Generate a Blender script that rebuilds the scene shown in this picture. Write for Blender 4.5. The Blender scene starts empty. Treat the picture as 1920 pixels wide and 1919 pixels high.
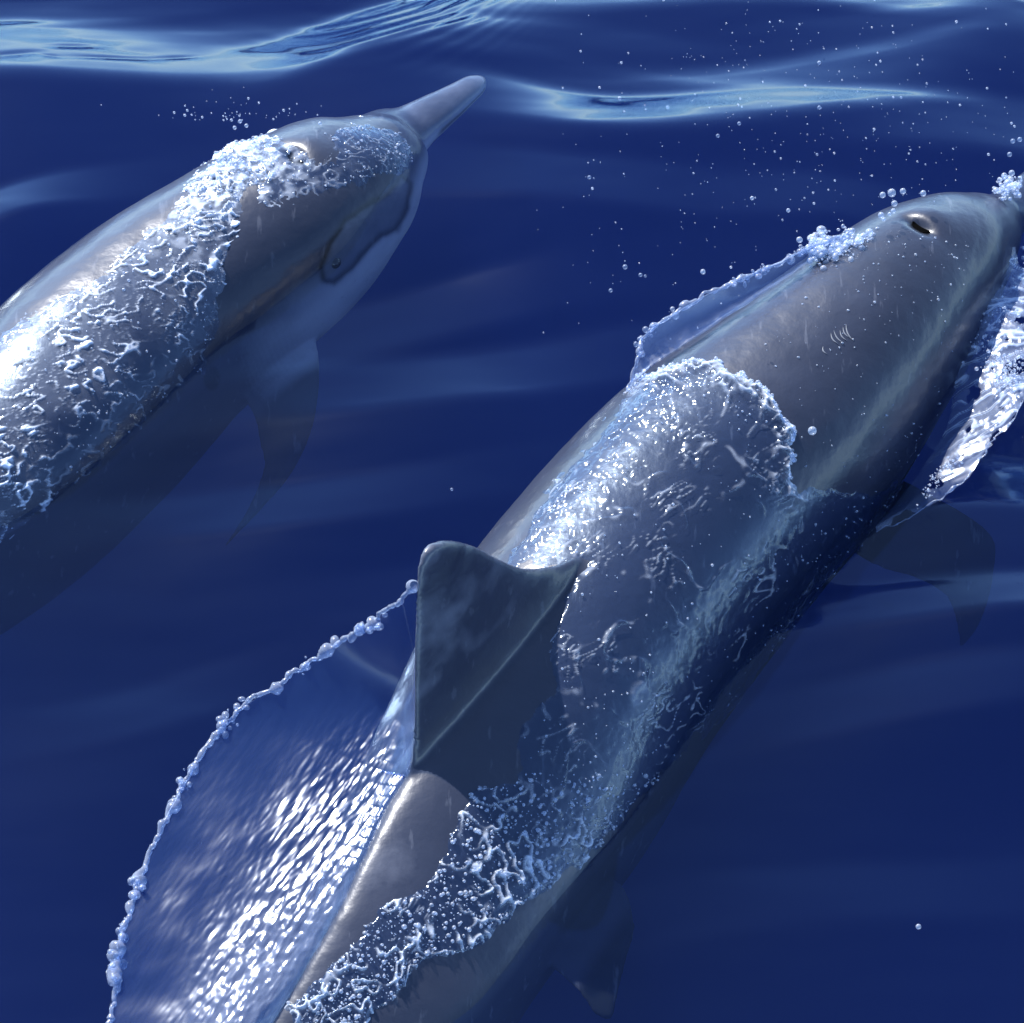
import bpy, math
import numpy as np
from mathutils import Vector

# ------------------------------------------------------------------ camera, sky, sun, exposure
SC = bpy.context.scene
COL = SC.collection
rad = math.radians
PITCH, DIST = rad(48.0), 8.0
cam_d = bpy.data.cameras.new('camera'); cam = bpy.data.objects.new('camera', cam_d); COL.objects.link(cam)
cam_d.sensor_width = 36.0; cam_d.lens = 36.0 * DIST / 1.92
cam_d.clip_start = 0.1; cam_d.clip_end = 20000
cam.location = (0, -DIST * math.cos(PITCH), DIST * math.sin(PITCH))
cam.rotation_euler = (math.pi / 2 - PITCH, 0, 0)
SC.camera = cam

SUN_EL, SUN_AZ = rad(46.0), rad(-35.0)          # azimuth from +Y, negative = towards -X
SDIR = Vector((math.sin(SUN_AZ) * math.cos(SUN_EL), math.cos(SUN_AZ) * math.cos(SUN_EL), math.sin(SUN_EL)))
W = bpy.data.worlds.new('World'); SC.world = W; W.use_nodes = True
wn = W.node_tree
sky = wn.nodes.new('ShaderNodeTexSky'); sky.sky_type = 'NISHITA'; sky.sun_disc = False
sky.sun_elevation = SUN_EL; sky.sun_rotation = SUN_AZ
sky.air_density = 0.5; sky.dust_density = 0.05; sky.ozone_density = 3.0
bgn = wn.nodes['Background']; bgn.inputs['Strength'].default_value = 0.15
wn.links.new(sky.outputs[0], bgn.inputs['Color'])
sl = bpy.data.lights.new('sun', 'SUN'); sl.energy = 3.5; sl.angle = rad(0.5); sl.color = (1.0, 0.98, 0.96)
so = bpy.data.objects.new('sun', sl); COL.objects.link(so)
so.rotation_euler = SDIR.to_track_quat('Z', 'Y').to_euler()
so.location = SDIR * 20
SC.view_settings.view_transform = 'Standard'; SC.view_settings.look = 'None'
SC.view_settings.gamma = 1.0; SC.view_settings.use_curve_mapping = False
SC.view_settings.exposure = 1.68
SC.cycles.use_denoising = True
SC.cycles.volume_bounces = 0; SC.cycles.max_bounces = 6; SC.cycles.diffuse_bounces = 2; SC.cycles.glossy_bounces = 3; SC.cycles.transparent_max_bounces = 16
SC.cycles.caustics_reflective = False; SC.cycles.caustics_refractive = False
SC.cycles.sample_clamp_indirect = 4.0

# ------------------------------------------------------------------ picture <-> place helpers
CAM = np.array(cam.location)
VR = np.array([1., 0, 0]); VF = np.array([0, math.cos(PITCH), -math.sin(PITCH)]); VU = np.array([0, math.sin(PITCH), math.cos(PITCH)])

def ray(x, y):
    return VF * DIST + VR * (x - 960) / 1000.0 + VU * (959.5 - y) / 1000.0

def P(x, y, z=0.0):
    d = ray(x, y); return CAM + d * ((z - CAM[2]) / d[2])

def P_plane(x, y, p0, n):
    d = ray(x, y); return CAM + d * (np.dot(p0 - CAM, n) / np.dot(d, n))

def proj(pts):
    q = np.asarray(pts) - CAM
    dep = q @ VF
    return np.stack([960 + (q @ VR) / dep * DIST * 1000, 959.5 - (q @ VU) / dep * DIST * 1000], -1)

# ------------------------------------------------------------------ noise (numpy)
def _hash(ix, iy, iz, seed):
    h = (ix.astype(np.uint32) * np.uint32(374761393) + iy.astype(np.uint32) * np.uint32(668265263)
         + iz.astype(np.uint32) * np.uint32(2147483647) + np.uint32((seed * 974711 + 12345) & 0xffffffff))
    h ^= h >> np.uint32(13); h = h * np.uint32(1274126177); h ^= h >> np.uint32(16)
    h = h * np.uint32(2246822519); h ^= h >> np.uint32(13)
    return h

def noise(p, seed=0):
    """gradient noise, about -1..1; p is (N,3)"""
    p = np.asarray(p, dtype=np.float64); i = np.floor(p).astype(np.int64); f = p - i
    u = f * f * f * (f * (f * 6 - 15) + 10)
    out = np.zeros(len(p))
    for dx in (0, 1):
        for dy in (0, 1):
            for dz in (0, 1):
                h = _hash(i[:, 0] + dx, i[:, 1] + dy, i[:, 2] + dz, seed)
                gx = (h & np.uint32(1023)).astype(np.float64) / 511.5 - 1
                gy = ((h >> np.uint32(10)) & np.uint32(1023)).astype(np.float64) / 511.5 - 1
                gz = ((h >> np.uint32(20)) & np.uint32(1023)).astype(np.float64) / 511.5 - 1
                d = gx * (f[:, 0] - dx) + gy * (f[:, 1] - dy) + gz * (f[:, 2] - dz)
                w = (u[:, 0] if dx else 1 - u[:, 0]) * (u[:, 1] if dy else 1 - u[:, 1]) * (u[:, 2] if dz else 1 - u[:, 2])
                out += w * d
    return out * 1.3

def fbm(p, octs=3, seed=0, gain=0.5):
    p = np.asarray(p, dtype=np.float64); o = np.zeros(len(p)); a = 1.0
    for k in range(octs):
        o += a * noise(p * 2.03 ** k + 17.3 * k, seed + k); a *= gain
    return o

def ridged(p, octs=2, seed=0):
    p = np.asarray(p, dtype=np.float64); o = np.zeros(len(p)); a = 1.0
    for k in range(octs):
        o += a * (1 - np.minimum(1, np.abs(noise(p * 2.03 ** k + 9.1 * k, seed + k)) * 2.2)) ** 2; a *= 0.5
    return o

def sstep(a, b, x):
    t = np.clip((x - a) / (b - a), 0, 1); return t * t * (3 - 2 * t)

def poly_sd(pts, poly):
    """signed pixel distance to polygon, positive inside"""
    pts = np.asarray(pts); poly = np.asarray(poly, float); n = len(poly)
    d = np.full(len(pts), 1e18); inside = np.zeros(len(pts), bool)
    for k in range(n):
        a, b = poly[k], poly[(k + 1) % n]; e = b - a
        w = pts - a; t = np.clip((w @ e) / max(e @ e, 1e-9), 0, 1)
        d = np.minimum(d, ((w - t[:, None] * e) ** 2).sum(1))
        c = ((a[1] > pts[:, 1]) != (b[1] > pts[:, 1]))
        xx = (b[0] - a[0]) * (pts[:, 1] - a[1]) / (b[1] - a[1] + 1e-12) + a[0]
        inside ^= c & (pts[:, 0] < xx)
    return np.where(inside, 1, -1) * np.sqrt(d)

def spline(ctrl, n, closed=False):
    """Catmull-Rom through the rows of ctrl, n samples"""
    c = np.asarray(ctrl, float); m = len(c)
    c2 = np.vstack([2 * c[0] - c[1], c, 2 * c[-1] - c[-2]])
    t = np.linspace(0, m - 1, n); i = np.minimum(t.astype(int), m - 2); f = (t - i)[:, None]
    p0, p1, p2, p3 = c2[i], c2[i + 1], c2[i + 2], c2[i + 3]
    return 0.5 * (2 * p1 + (p2 - p0) * f + (2 * p0 - 5 * p1 + 4 * p2 - p3) * f ** 2 + (3 * p1 - p0 - 3 * p2 + p3) * f ** 3)

def unit(v):
    return v / np.maximum(np.linalg.norm(v, axis=-1, keepdims=True), 1e-12)

# ------------------------------------------------------------------ mesh helpers
def mesh_np(name, verts, faces, mat=None, parent=None, smooth=True, attrs=None):
    verts = np.asarray(verts, np.float32); faces = np.asarray(faces, np.int32)
    me = bpy.data.meshes.new(name)
    k = faces.shape[1]
    me.vertices.add(len(verts)); me.vertices.foreach_set('co', verts.ravel())
    me.loops.add(faces.size); me.loops.foreach_set('vertex_index', faces.ravel())
    me.polygons.add(len(faces))
    me.polygons.foreach_set('loop_start', np.arange(0, faces.size, k, dtype=np.int32))
    me.polygons.foreach_set('loop_total', np.full(len(faces), k, np.int32))
    me.update(calc_edges=True)
    me.polygons.foreach_set('use_smooth', np.full(len(faces), smooth))
    if attrs:
        for an, av in attrs.items():
            a = me.attributes.new(an, 'FLOAT', 'POINT'); a.data.foreach_set('value', np.asarray(av, np.float32))
    if mat: me.materials.append(mat)
    o = bpy.data.objects.new(name, me); COL.objects.link(o)
    if parent: o.parent = parent
    return o

def grid_faces(nu, nv, wrap_v=False, off=0):
    i = np.arange(nu - 1)[:, None]; j = np.arange(nv if wrap_v else nv - 1)[None, :]
    j2 = (j + 1) % nv
    f = np.stack([i * nv + j + 0 * i, i * nv + j2, (i + 1) * nv + j2, (i + 1) * nv + j], -1).reshape(-1, 4)
    return f + off

def tag(o, label=None, cat=None, group=None, kind=None):
    if label: o['label'] = label
    if cat: o['category'] = cat
    if group: o['group'] = group
    if kind: o['kind'] = kind
    return o

def empty(name, loc):
    e = bpy.data.objects.new(name, None); COL.objects.link(e); e.location = loc; e.empty_display_size = 0.1
    return e

ICO = {}
def ico(sub):
    if sub not in ICO:
        import bmesh
        bm = bmesh.new(); bmesh.ops.create_icosphere(bm, subdivisions=sub, radius=1.0)
        bm.verts.ensure_lookup_table()
        v = np.array([x.co[:] for x in bm.verts]); f = np.array([[q.index for q in x.verts] for x in bm.faces]); bm.free()
        ICO[sub] = (v, f)
    return ICO[sub]

def balls(centres, radii, sub=1, squash=None, seed=0):
    v, f = ico(sub); n = len(centres)
    rg = np.random.default_rng(seed)
    s = np.ones((n, 3)) if squash is None else squash
    V = centres[:, None, :] + v[None] * radii[:, None, None] * s[:, None, :]
    F = f[None] + (np.arange(n) * len(v))[:, None, None]
    return V.reshape(-1, 3), F.reshape(-1, 3)

# ------------------------------------------------------------------ materials
def new_mat(name):
    m = bpy.data.materials.new(name); m.use_nodes = True
    nt = m.node_tree
    for n in list(nt.nodes): nt.nodes.remove(n)
    return m, nt, nt.nodes.new('ShaderNodeOutputMaterial')

def N(nt, typ, **kw):
    n = nt.nodes.new(typ)
    for k, v in kw.items():
        if k.startswith('_'): setattr(n, k[1:], v)
        else: n.inputs[k.replace('__', ' ')].default_value = v
    return n

def water_mat(name, diffuse, body, tint, ior=1.36, rough=0.04, bump=0.0, bump_scale=60.0, foam=False, gloss=(1, 1, 1), foam_glint_col=(0.75, 0.82, 0.92, 1)):
    m, nt, out = new_mat(name); L = nt.links.new
    fr = N(nt, 'ShaderNodeFresnel', IOR=ior)
    ge = N(nt, 'ShaderNodeNewGeometry'); im = N(nt, 'ShaderNodeMix', _data_type='FLOAT')
    im.inputs[2].default_value = ior; im.inputs[3].default_value = 1.0 / ior
    L(ge.outputs['Backfacing'], im.inputs[0]); L(im.outputs[0], fr.inputs['IOR'])
    gl = N(nt, 'ShaderNodeBsdfGlossy', Roughness=rough, Color=(*gloss, 1))
    tr = N(nt, 'ShaderNodeBsdfTransparent', Color=(*tint, 1))
    df = N(nt, 'ShaderNodeBsdfDiffuse', Color=(*diffuse, 1))
    m1 = N(nt, 'ShaderNodeMixShader', Fac=body); L(tr.outputs[0], m1.inputs[1]); L(df.outputs[0], m1.inputs[2])
    last = m1
    if foam:
        at = N(nt, 'ShaderNodeAttribute', _attribute_name='foam')  # 'foam' attribute holds froth and painted sun glints
        fd = N(nt, 'ShaderNodeBsdfDiffuse', Color=foam_glint_col)  # white diffuse: froth, and sun glints painted onto the water
        mf = N(nt, 'ShaderNodeMixShader'); L(at.outputs['Fac'], mf.inputs[0]); L(m1.outputs[0], mf.inputs[1]); L(fd.outputs[0], mf.inputs[2])
        last = mf
    m2 = N(nt, 'ShaderNodeMixShader'); L(fr.outputs[0], m2.inputs[0]); L(last.outputs[0], m2.inputs[1]); L(gl.outputs[0], m2.inputs[2])
    if bump > 0:
        tc = N(nt, 'ShaderNodeTexCoord'); nz = N(nt, 'ShaderNodeTexNoise', Scale=bump_scale, Detail=3.0)
        L(tc.outputs['Object'], nz.inputs['Vector'])
        b = N(nt, 'ShaderNodeBump', Strength=bump, Distance=0.01); L(nz.outputs['Fac'], b.inputs['Height'])
        L(b.outputs[0], gl.inputs['Normal']); L(b.outputs[0], fr.inputs['Normal'])
    L(m2.outputs[0], out.inputs['Surface'])
    return m

M_SEA = water_mat('sea_water', (0.004, 0.017, 0.135), 0.05, (0.88, 0.92, 0.97), ior=1.335, rough=0.06, bump=0.010, bump_scale=10, gloss=(0.75, 0.90, 1.0))
M_FILM = water_mat('water_film', (0.05, 0.09, 0.26), 0.03, (0.80, 0.88, 0.98), ior=1.38, rough=0.14, foam=True, gloss=(0.8, 0.9, 1.0))  # foam input: froth and painted sun glints
M_SHEET = water_mat('water_sheet', (0.03, 0.08, 0.24), 0.08, (0.80, 0.87, 0.98), ior=1.38, rough=0.22, foam=True)
M_DROP = water_mat('water_drop', (0.75, 0.82, 0.92), 0.22, (0.9, 0.94, 1.0), ior=1.40, rough=0.2)

def deep_mat():
    m, nt, out = new_mat('deep_water')
    d = N(nt, 'ShaderNodeBsdfDiffuse', Color=(0.004, 0.009, 0.035, 1)); nt.links.new(d.outputs[0], out.inputs['Surface'])
    return m
M_DEEP = deep_mat()

def skin_mat():
    m, nt, out = new_mat('dolphin_skin'); L = nt.links.new
    p = N(nt, 'ShaderNodeBsdfPrincipled', Roughness=0.36)
    p.inputs['IOR'].default_value = 1.42
    p.inputs['Coat Weight'].default_value = 0.7; p.inputs['Coat Roughness'].default_value = 0.19
    at = N(nt, 'ShaderNodeAttribute', _attribute_name='pale')
    dk = N(nt, 'ShaderNodeAttribute', _attribute_name='dark')
    tc = N(nt, 'ShaderNodeTexCoord')
    n1 = N(nt, 'ShaderNodeTexNoise', Scale=9.0, Detail=5.0, Roughness=0.6); L(tc.outputs['Object'], n1.inputs['Vector'])
    cr = N(nt, 'ShaderNodeValToRGB')
    cr.color_ramp.elements[0].position = 0.0; cr.color_ramp.elements[0].color = (0.009, 0.011, 0.020, 1)
    cr.color_ramp.elements[1].position = 1.0; cr.color_ramp.elements[1].color = (0.42, 0.44, 0.51, 1)
    e = cr.color_ramp.elements.new(0.42); e.color = (0.027, 0.032, 0.051, 1)
    ad = N(nt, 'ShaderNodeMath', _operation='MULTIPLY_ADD'); ad.inputs[1].default_value = 0.22; L(n1.outputs['Fac'], ad.inputs[0])
    sb = N(nt, 'ShaderNodeMath', _operation='SUBTRACT'); sb.inputs[1].default_value = 0.11; L(at.outputs['Fac'], sb.inputs[0]); L(sb.outputs[0], ad.inputs[2])
    L(ad.outputs[0], cr.inputs['Fac'])
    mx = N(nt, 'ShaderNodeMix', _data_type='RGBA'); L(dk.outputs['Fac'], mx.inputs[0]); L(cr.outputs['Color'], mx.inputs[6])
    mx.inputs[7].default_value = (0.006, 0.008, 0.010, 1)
    # long fine scratches
    mp = N(nt, 'ShaderNodeMapping'); mp.inputs['Scale'].default_value = (60, 9, 30); mp.inputs['Rotation'].default_value = (0, 0, rad(38)); L(tc.outputs['Object'], mp.inputs['Vector'])
    n2 = N(nt, 'ShaderNodeTexNoise', Scale=1.0, Detail=4.0, Roughness=0.55); L(mp.outputs[0], n2.inputs['Vector'])
    sc = N(nt, 'ShaderNodeValToRGB'); sc.color_ramp.elements[0].position = 0.63; sc.color_ramp.elements[1].position = 0.70
    L(n2.outputs['Fac'], sc.inputs['Fac'])
    ml = N(nt, 'ShaderNodeMath', _operation='MULTIPLY'); ml.inputs[1].default_value = 0.22; L(sc.outputs['Color'], ml.inputs[0])
    mx2 = N(nt, 'ShaderNodeMix', _data_type='RGBA'); L(ml.outputs[0], mx2.inputs[0]); L(mx.outputs[2], mx2.inputs[6]); mx2.inputs[7].default_value = (0.16, 0.17, 0.20, 1)
    L(mx2.outputs[2], p.inputs['Base Color'])
    n3 = N(nt, 'ShaderNodeTexNoise', Scale=55.0, Detail=4.0); L(tc.outputs['Object'], n3.inputs['Vector'])
    a2 = N(nt, 'ShaderNodeMath', _operation='MULTIPLY_ADD'); a2.inputs[1].default_value = 0.25; L(n2.outputs['Fac'], a2.inputs[0]); L(n3.outputs['Fac'], a2.inputs[2])
    b = N(nt, 'ShaderNodeBump', Strength=0.09, Distance=0.01); L(a2.outputs[0], b.inputs['Height'])
    L(b.outputs[0], p.inputs['Normal']); L(b.outputs[0], p.inputs['Coat Normal'])
    ge = N(nt, 'ShaderNodeNewGeometry'); sp = N(nt, 'ShaderNodeSeparateXYZ'); L(ge.outputs['Position'], sp.inputs[0])
    for so_, mx_ in (('Coat Weight', 0.5), ('Specular IOR Level', 0.4)):
        mr = N(nt, 'ShaderNodeMapRange'); mr.inputs[1].default_value = -0.02; mr.inputs[2].default_value = 0.01; mr.inputs[3].default_value = 0.0; mr.inputs[4].default_value = mx_
        L(sp.outputs['Z'], mr.inputs[0]); L(mr.outputs[0], p.inputs[so_])
    L(p.outputs[0], out.inputs['Surface'])
    return m
M_SKIN = skin_mat()

def plain_mat(name, col, rough, spec=0.5):
    m, nt, out = new_mat(name)
    p = N(nt, 'ShaderNodeBsdfPrincipled', Roughness=rough); p.inputs['Base Color'].default_value = (*col, 1); p.inputs['Specular IOR Level'].default_value = spec
    tc = N(nt, 'ShaderNodeTexCoord'); nz = N(nt, 'ShaderNodeTexNoise', Scale=120.0)
    nt.links.new(tc.outputs['Object'], nz.inputs['Vector'])
    b = N(nt, 'ShaderNodeBump', Strength=0.1, Distance=0.002); nt.links.new(nz.outputs['Fac'], b.inputs['Height']); nt.links.new(b.outputs[0], p.inputs['Normal'])
    nt.links.new(p.outputs[0], out.inputs['Surface'])
    return m
M_HOLE = plain_mat('blowhole_dark', (0.003, 0.003, 0.003), 1.0, 0.0)
M_EYE = plain_mat('eye_dark', (0.008, 0.008, 0.01), 0.12)

# ------------------------------------------------------------------ the sea
def gauss_px(px, x, y, sx, sy, ang, amp):
    a = rad(ang); c, s = math.cos(a), math.sin(a)
    dx, dy = px[:, 0] - x, px[:, 1] - y
    u = dx * c + dy * s; v = -dx * s + dy * c
    return amp * np.exp(-0.5 * ((u / sx) ** 2 + (v / sy) ** 2))

SWELLS = [  # middle of the far slope (pixels), half length, slope width, turn, steepness
    (60, 130, 440, 200, -3, .39), (730, 90, 190, 170, -14, .34), (1440, 5, 320, 150, 3, .38), (1900, 5, 120, 120, 5, .34), (1450, 232, 330, 190, -6, .33),
    (1110, 278, 200, 130, 4, .30), (1860, 320, 260, 160, 5, .34), (1640, 110, 230, 120, -6, .13), (760, 640, 270, 130, -6, .24), (960, 738, 290, 130, -5, .31),
    (1040, 425, 270, 115, 4, .29), (20, 455, 150, 90, -14, .34), (620, 962, 260, 110, -5, .22), (2020, 950, 290, 160, 4, .36), (2000, 1175, 300, 110, 3, .33),
    (1120, 150, 200, 120, 8, .10), (60, 30, 210, 80, -6, .20), (860, 1110, 190, 110, -8, .14), (1900, 1330, 300, 130, -4, .22),
    (250, 1330, 220, 120, -12, .12), (1700, 1680, 260, 150, -6, .12), (1560, 480, 160, 100, 5, .22),
]
def swell(px, x, y, sx, w, ang, slope):
    a = rad(ang); c, s_ = math.cos(a), math.sin(a)
    dx, dy = px[:, 0] - x, px[:, 1] - y
    u = dx * c + dy * s_; v = (-dx * s_ + dy * c) / w
    v = v + 0.10 * np.sin(u / sx * 1.7 + x)
    up = np.clip(v + .5, 0, 1); up = np.where(up < .2, up * up / .4, np.where(up > .8, .8 - (1 - up) ** 2 / .4, up - .1)) / .8
    dn = np.clip((v - .5) / 3.5, 0, 1); dn = 0.5 + 0.5 * np.cos(np.pi * dn)
    return slope * w / 743.0 * 1.03 * up * dn * np.exp(-0.5 * (u / sx) ** 2)
SLICKS = [(140, 133, 30, 5, -4, -0.0016), (30, 162, 42, 6, -9, -0.0014), (220, 163, 50, 4, -3, -0.0012), (330, 150, 26, 4, -8, -0.0012), (100, 166, 12, 3, 10, -0.0008)]

def sea_height(pts):
    px = proj(pts); h = np.zeros(len(pts))
    for g in SWELLS: h += swell(px, *g)
    for g in SLICKS: h += gauss_px(px, *g)
    q = pts * np.array([1.4, 3.2, 1]);  q[:, 0] += 0.3 * pts[:, 1]
    h += 0.006 * fbm(q * 0.9, 2, 3) + 0.0012 * fbm(q * np.array([3.2, 3.4, 1]), 2, 5)
    # striations thrown off the beak
    w = np.exp(-0.5 * (((px[:, 0] - 760) / 110) ** 2 + ((px[:, 1] - 95) / 55) ** 2))
    t = (px[:, 1] - 95) + 0.42 * (px[:, 0] - 760) + 0.0016 * (px[:, 0] - 760) ** 2
    h += 0.0010 * w * np.sin(t / 4.6 + 2.0 * noise(pts * np.array([4, 9, 1]), 7))
    return h

def build_sea():
    x0, x1, y0, y1 = -1.25, 1.25, -1.6, 1.75
    nx, ny = 560, 750
    X, Y = np.meshgrid(np.linspace(x0, x1, nx), np.linspace(y0, y1, ny), indexing='ij')
    pts = np.stack([X.ravel(), Y.ravel(), np.zeros(X.size)], -1)
    h = sea_height(pts)
    ed = np.minimum(np.minimum(pts[:, 0] - x0, x1 - pts[:, 0]), np.minimum(pts[:, 1] - y0, y1 - pts[:, 1]))
    pts[:, 2] = h * sstep(0, 0.15, ed)
    f = grid_faces(nx, ny)
    # outer sea, ring by ring to the horizon
    rim_i = np.concatenate([np.arange(nx) * ny, (nx - 1) * ny + np.arange(1, ny), (np.arange(nx - 2, -1, -1)) * ny + ny - 1, np.arange(ny - 2, 0, -1)])
    V = [pts]; F = [f]; prev = rim_i; base = len(pts); c = np.array([0, 0.075, 0])
    rim = pts[rim_i].copy(); rim[:, 2] = 0
    for s in (1.15, 1.4, 2, 4, 12, 60, 400, 3000):
        r = c + (rim - c) * s
        idx = base + np.arange(len(r)); V.append(r); base += len(r)
        a, b = prev, np.roll(prev, -1); c2, d2 = np.roll(idx, -1), idx
        F.append(np.stack([a, d2, c2, b], -1)); prev = idx
    o = mesh_np('sea', np.vstack(V), np.vstack(F)[:, ::-1], M_SEA)
    tag(o, 'deep blue rippled sea surface around the dolphins', None, None, 'structure')
    d = mesh_np('deep_water', np.array([[-6000, -6000, -2.5], [6000, -6000, -2.5], [6000, 6000, -2.5], [-6000, 6000, -2.5]], float), np.array([[0, 1, 2, 3]]), M_DEEP)
    tag(d, 'dark blue depth under the sea surface', None, None, 'structure')
build_sea()

def build_depth():
    m, nt, out = new_mat('sea_depth'); alb = (0.010, 0.027, 0.18, 1); dens = 0.7
    a = N(nt, 'ShaderNodeVolumeScatter', Color=alb, Density=dens); b = N(nt, 'ShaderNodeVolumeAbsorption', Color=alb, Density=dens)
    c = N(nt, 'ShaderNodeAddShader'); nt.links.new(a.outputs[0], c.inputs[0]); nt.links.new(b.outputs[0], c.inputs[1]); nt.links.new(c.outputs[0], out.inputs['Volume'])
    x, z0, z1 = 40.0, -2.4, -0.03
    v = [(sx * x, sy * x, z) for z in (z0, z1) for sx, sy in ((-1, -1), (1, -1), (1, 1), (-1, 1))]
    f = [(3, 2, 1, 0), (4, 5, 6, 7), (0, 1, 5, 4), (1, 2, 6, 5), (2, 3, 7, 6), (3, 0, 4, 7)]
    tag(mesh_np('sea_depth', v, f, m, None, False), 'blue body of water below the surface', 'water', None, 'stuff')
build_depth()

# ------------------------------------------------------------------ dolphins
class Loft:
    def __init__(self, st):
        """stations: centre (x,y,z), half width, half height up, half height down, roll (deg)"""
        st = np.asarray(st, float)
        self.nu = 420
        s = spline(st, self.nu); self.s = s
        s[:, 3:6] = np.maximum(s[:, 3:6], 0.003)
        self.C = s[:, :3]
        T = unit(np.gradient(self.C, axis=0)); self.T = T
        R = unit(np.cross(T, np.array([0, 0, 1.0]))); U = np.cross(R, T)
        r = np.radians(s[:, 6])[:, None]
        self.R = R * np.cos(r) + U * np.sin(r); self.U = U * np.cos(r) - R * np.sin(r)
    def at(self, ui, th, off=0.0):
        """ui fractional station index array, th angle (0 = right, 90 = top)"""
        ui = np.asarray(ui, float); th = np.asarray(th, float)
        i = np.clip(ui.astype(int), 0, self.nu - 2); f = (ui - i)[:, None]
        g = lambda A: A[i] * (1 - f) + A[i + 1] * f
        s = g(self.s); R = g(self.R); U = g(self.U)
        c, sn = np.cos(th), np.sin(th)
        b = np.where(sn > 0, s[:, 4], s[:, 5])
        n = s[:, 7]
        k = (np.abs(c) ** n + np.abs(sn) ** n) ** (-1 / n)
        p = g(self.C) + R * (s[:, 3] * k * c)[:, None] + U * (b * k * sn)[:, None]
        nr = unit(R * (c / s[:, 3])[:, None] + U * (sn / b)[:, None])
        return p + nr * np.asarray(off)[..., None] if np.ndim(off) else p + nr * off, nr
    def closed(self, nv=96):
        u = np.repeat(np.arange(self.nu), nv); th = np.tile(np.arange(nv) * 2 * math.pi / nv, self.nu)
        p, _ = self.at(u, th)
        v = np.vstack([p, self.C[:1], self.C[-1:]])
        f = grid_faces(self.nu, nv, True)
        a = np.arange(nv); b = (a + 1) % nv; n0 = self.nu * nv; l = (self.nu - 1) * nv
        cap = np.vstack([np.stack([b, a, a * 0 + n0, a * 0 + n0], -1), np.stack([a + l, b + l, a * 0 + n0 + 1, a * 0 + n0 + 1], -1)])
        return v, f, cap[:, :3]
    def param(self, pts):
        ui = np.zeros(len(pts)); th = np.zeros(len(pts))
        sub = self.C[::2]
        for k in range(0, len(pts), 20000):
            q = pts[k:k + 20000]
            d = ((q[:, None, :] - sub[None]) ** 2).sum(-1); j = d.argmin(1) * 2; j = np.minimum(j, self.nu - 1)
            w = q - self.C[j]; ui[k:k + 20000] = j
            th[k:k + 20000] = np.arctan2((w * self.U[j]).sum(1), (w * self.R[j]).sum(1))
        return ui, th

def fin_solid(lead, trail, thick, nt=40, nc=17, tip_taper=1.0):
    """blade between a leading and a trailing edge, both root to tip"""
    Lc = spline(lead, nt); Tc = spline(trail, nt)
    span = unit(((Lc + Tc) / 2)[-1] - ((Lc + Tc) / 2)[0]); ch0 = unit(Lc[0] - Tc[0])
    n = unit(np.cross(span, ch0))
    c = (1 - np.cos(np.linspace(0, math.pi, nc))) / 2
    prof = np.sqrt(np.maximum(c, 0)) * (1 - c) ** 0.9 * 2.2 + 0.10 * np.sin(np.pi * c)
    V = []
    for k in range(nt):
        t = k / (nt - 1); chord = np.linalg.norm(Lc[k] - Tc[k])
        hh = np.minimum(thick * (1 - 0.75 * t ** 1.5), 0.25 * chord + 0.003)
        base = Lc[k] + (Tc[k] - Lc[k]) * c[:, None]
        up = base + n * (prof * hh + 0.003)[:, None]; dn = base - n * (prof * hh + 0.003)[:, None]
        V.append(np.vstack([up, dn[::-1]]))
    V = np.array(V); m = V.shape[1]
    f = grid_faces(nt, m, True)
    v = V.reshape(-1, 3)
    v = np.vstack([v, V[0].mean(0), V[-1].mean(0)])
    a = np.arange(m); b = (a + 1) % m; l = (nt - 1) * m
    cap = np.vstack([np.stack([b, a, a * 0 + nt * m], -1), np.stack([a + l, b + l, a * 0 + nt * m + 1], -1)])
    return v, f, cap

def tube_solid(path, radii, n=16):
    path = np.asarray(path, float); T = unit(np.gradient(path, axis=0))
    A = unit(np.cross(T, np.array([0.2, 0.1, 1.0]))); B = np.cross(T, A)
    th = np.arange(n) * 2 * math.pi / n
    V = path[:, None] + (A[:, None] * np.cos(th)[None, :, None] + B[:, None] * np.sin(th)[None, :, None]) * np.asarray(radii)[:, None, None]
    k = len(path); v = np.vstack([V.reshape(-1, 3), path[:1], path[-1:]])
    a = np.arange(n); b = (a + 1) % n; l = (k - 1) * n
    cap = np.vstack([np.stack([b, a, a * 0 + k * n], -1), np.stack([a + l, b + l, a * 0 + k * n + 1], -1)])
    return v, grid_faces(k, n, True), cap

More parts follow.
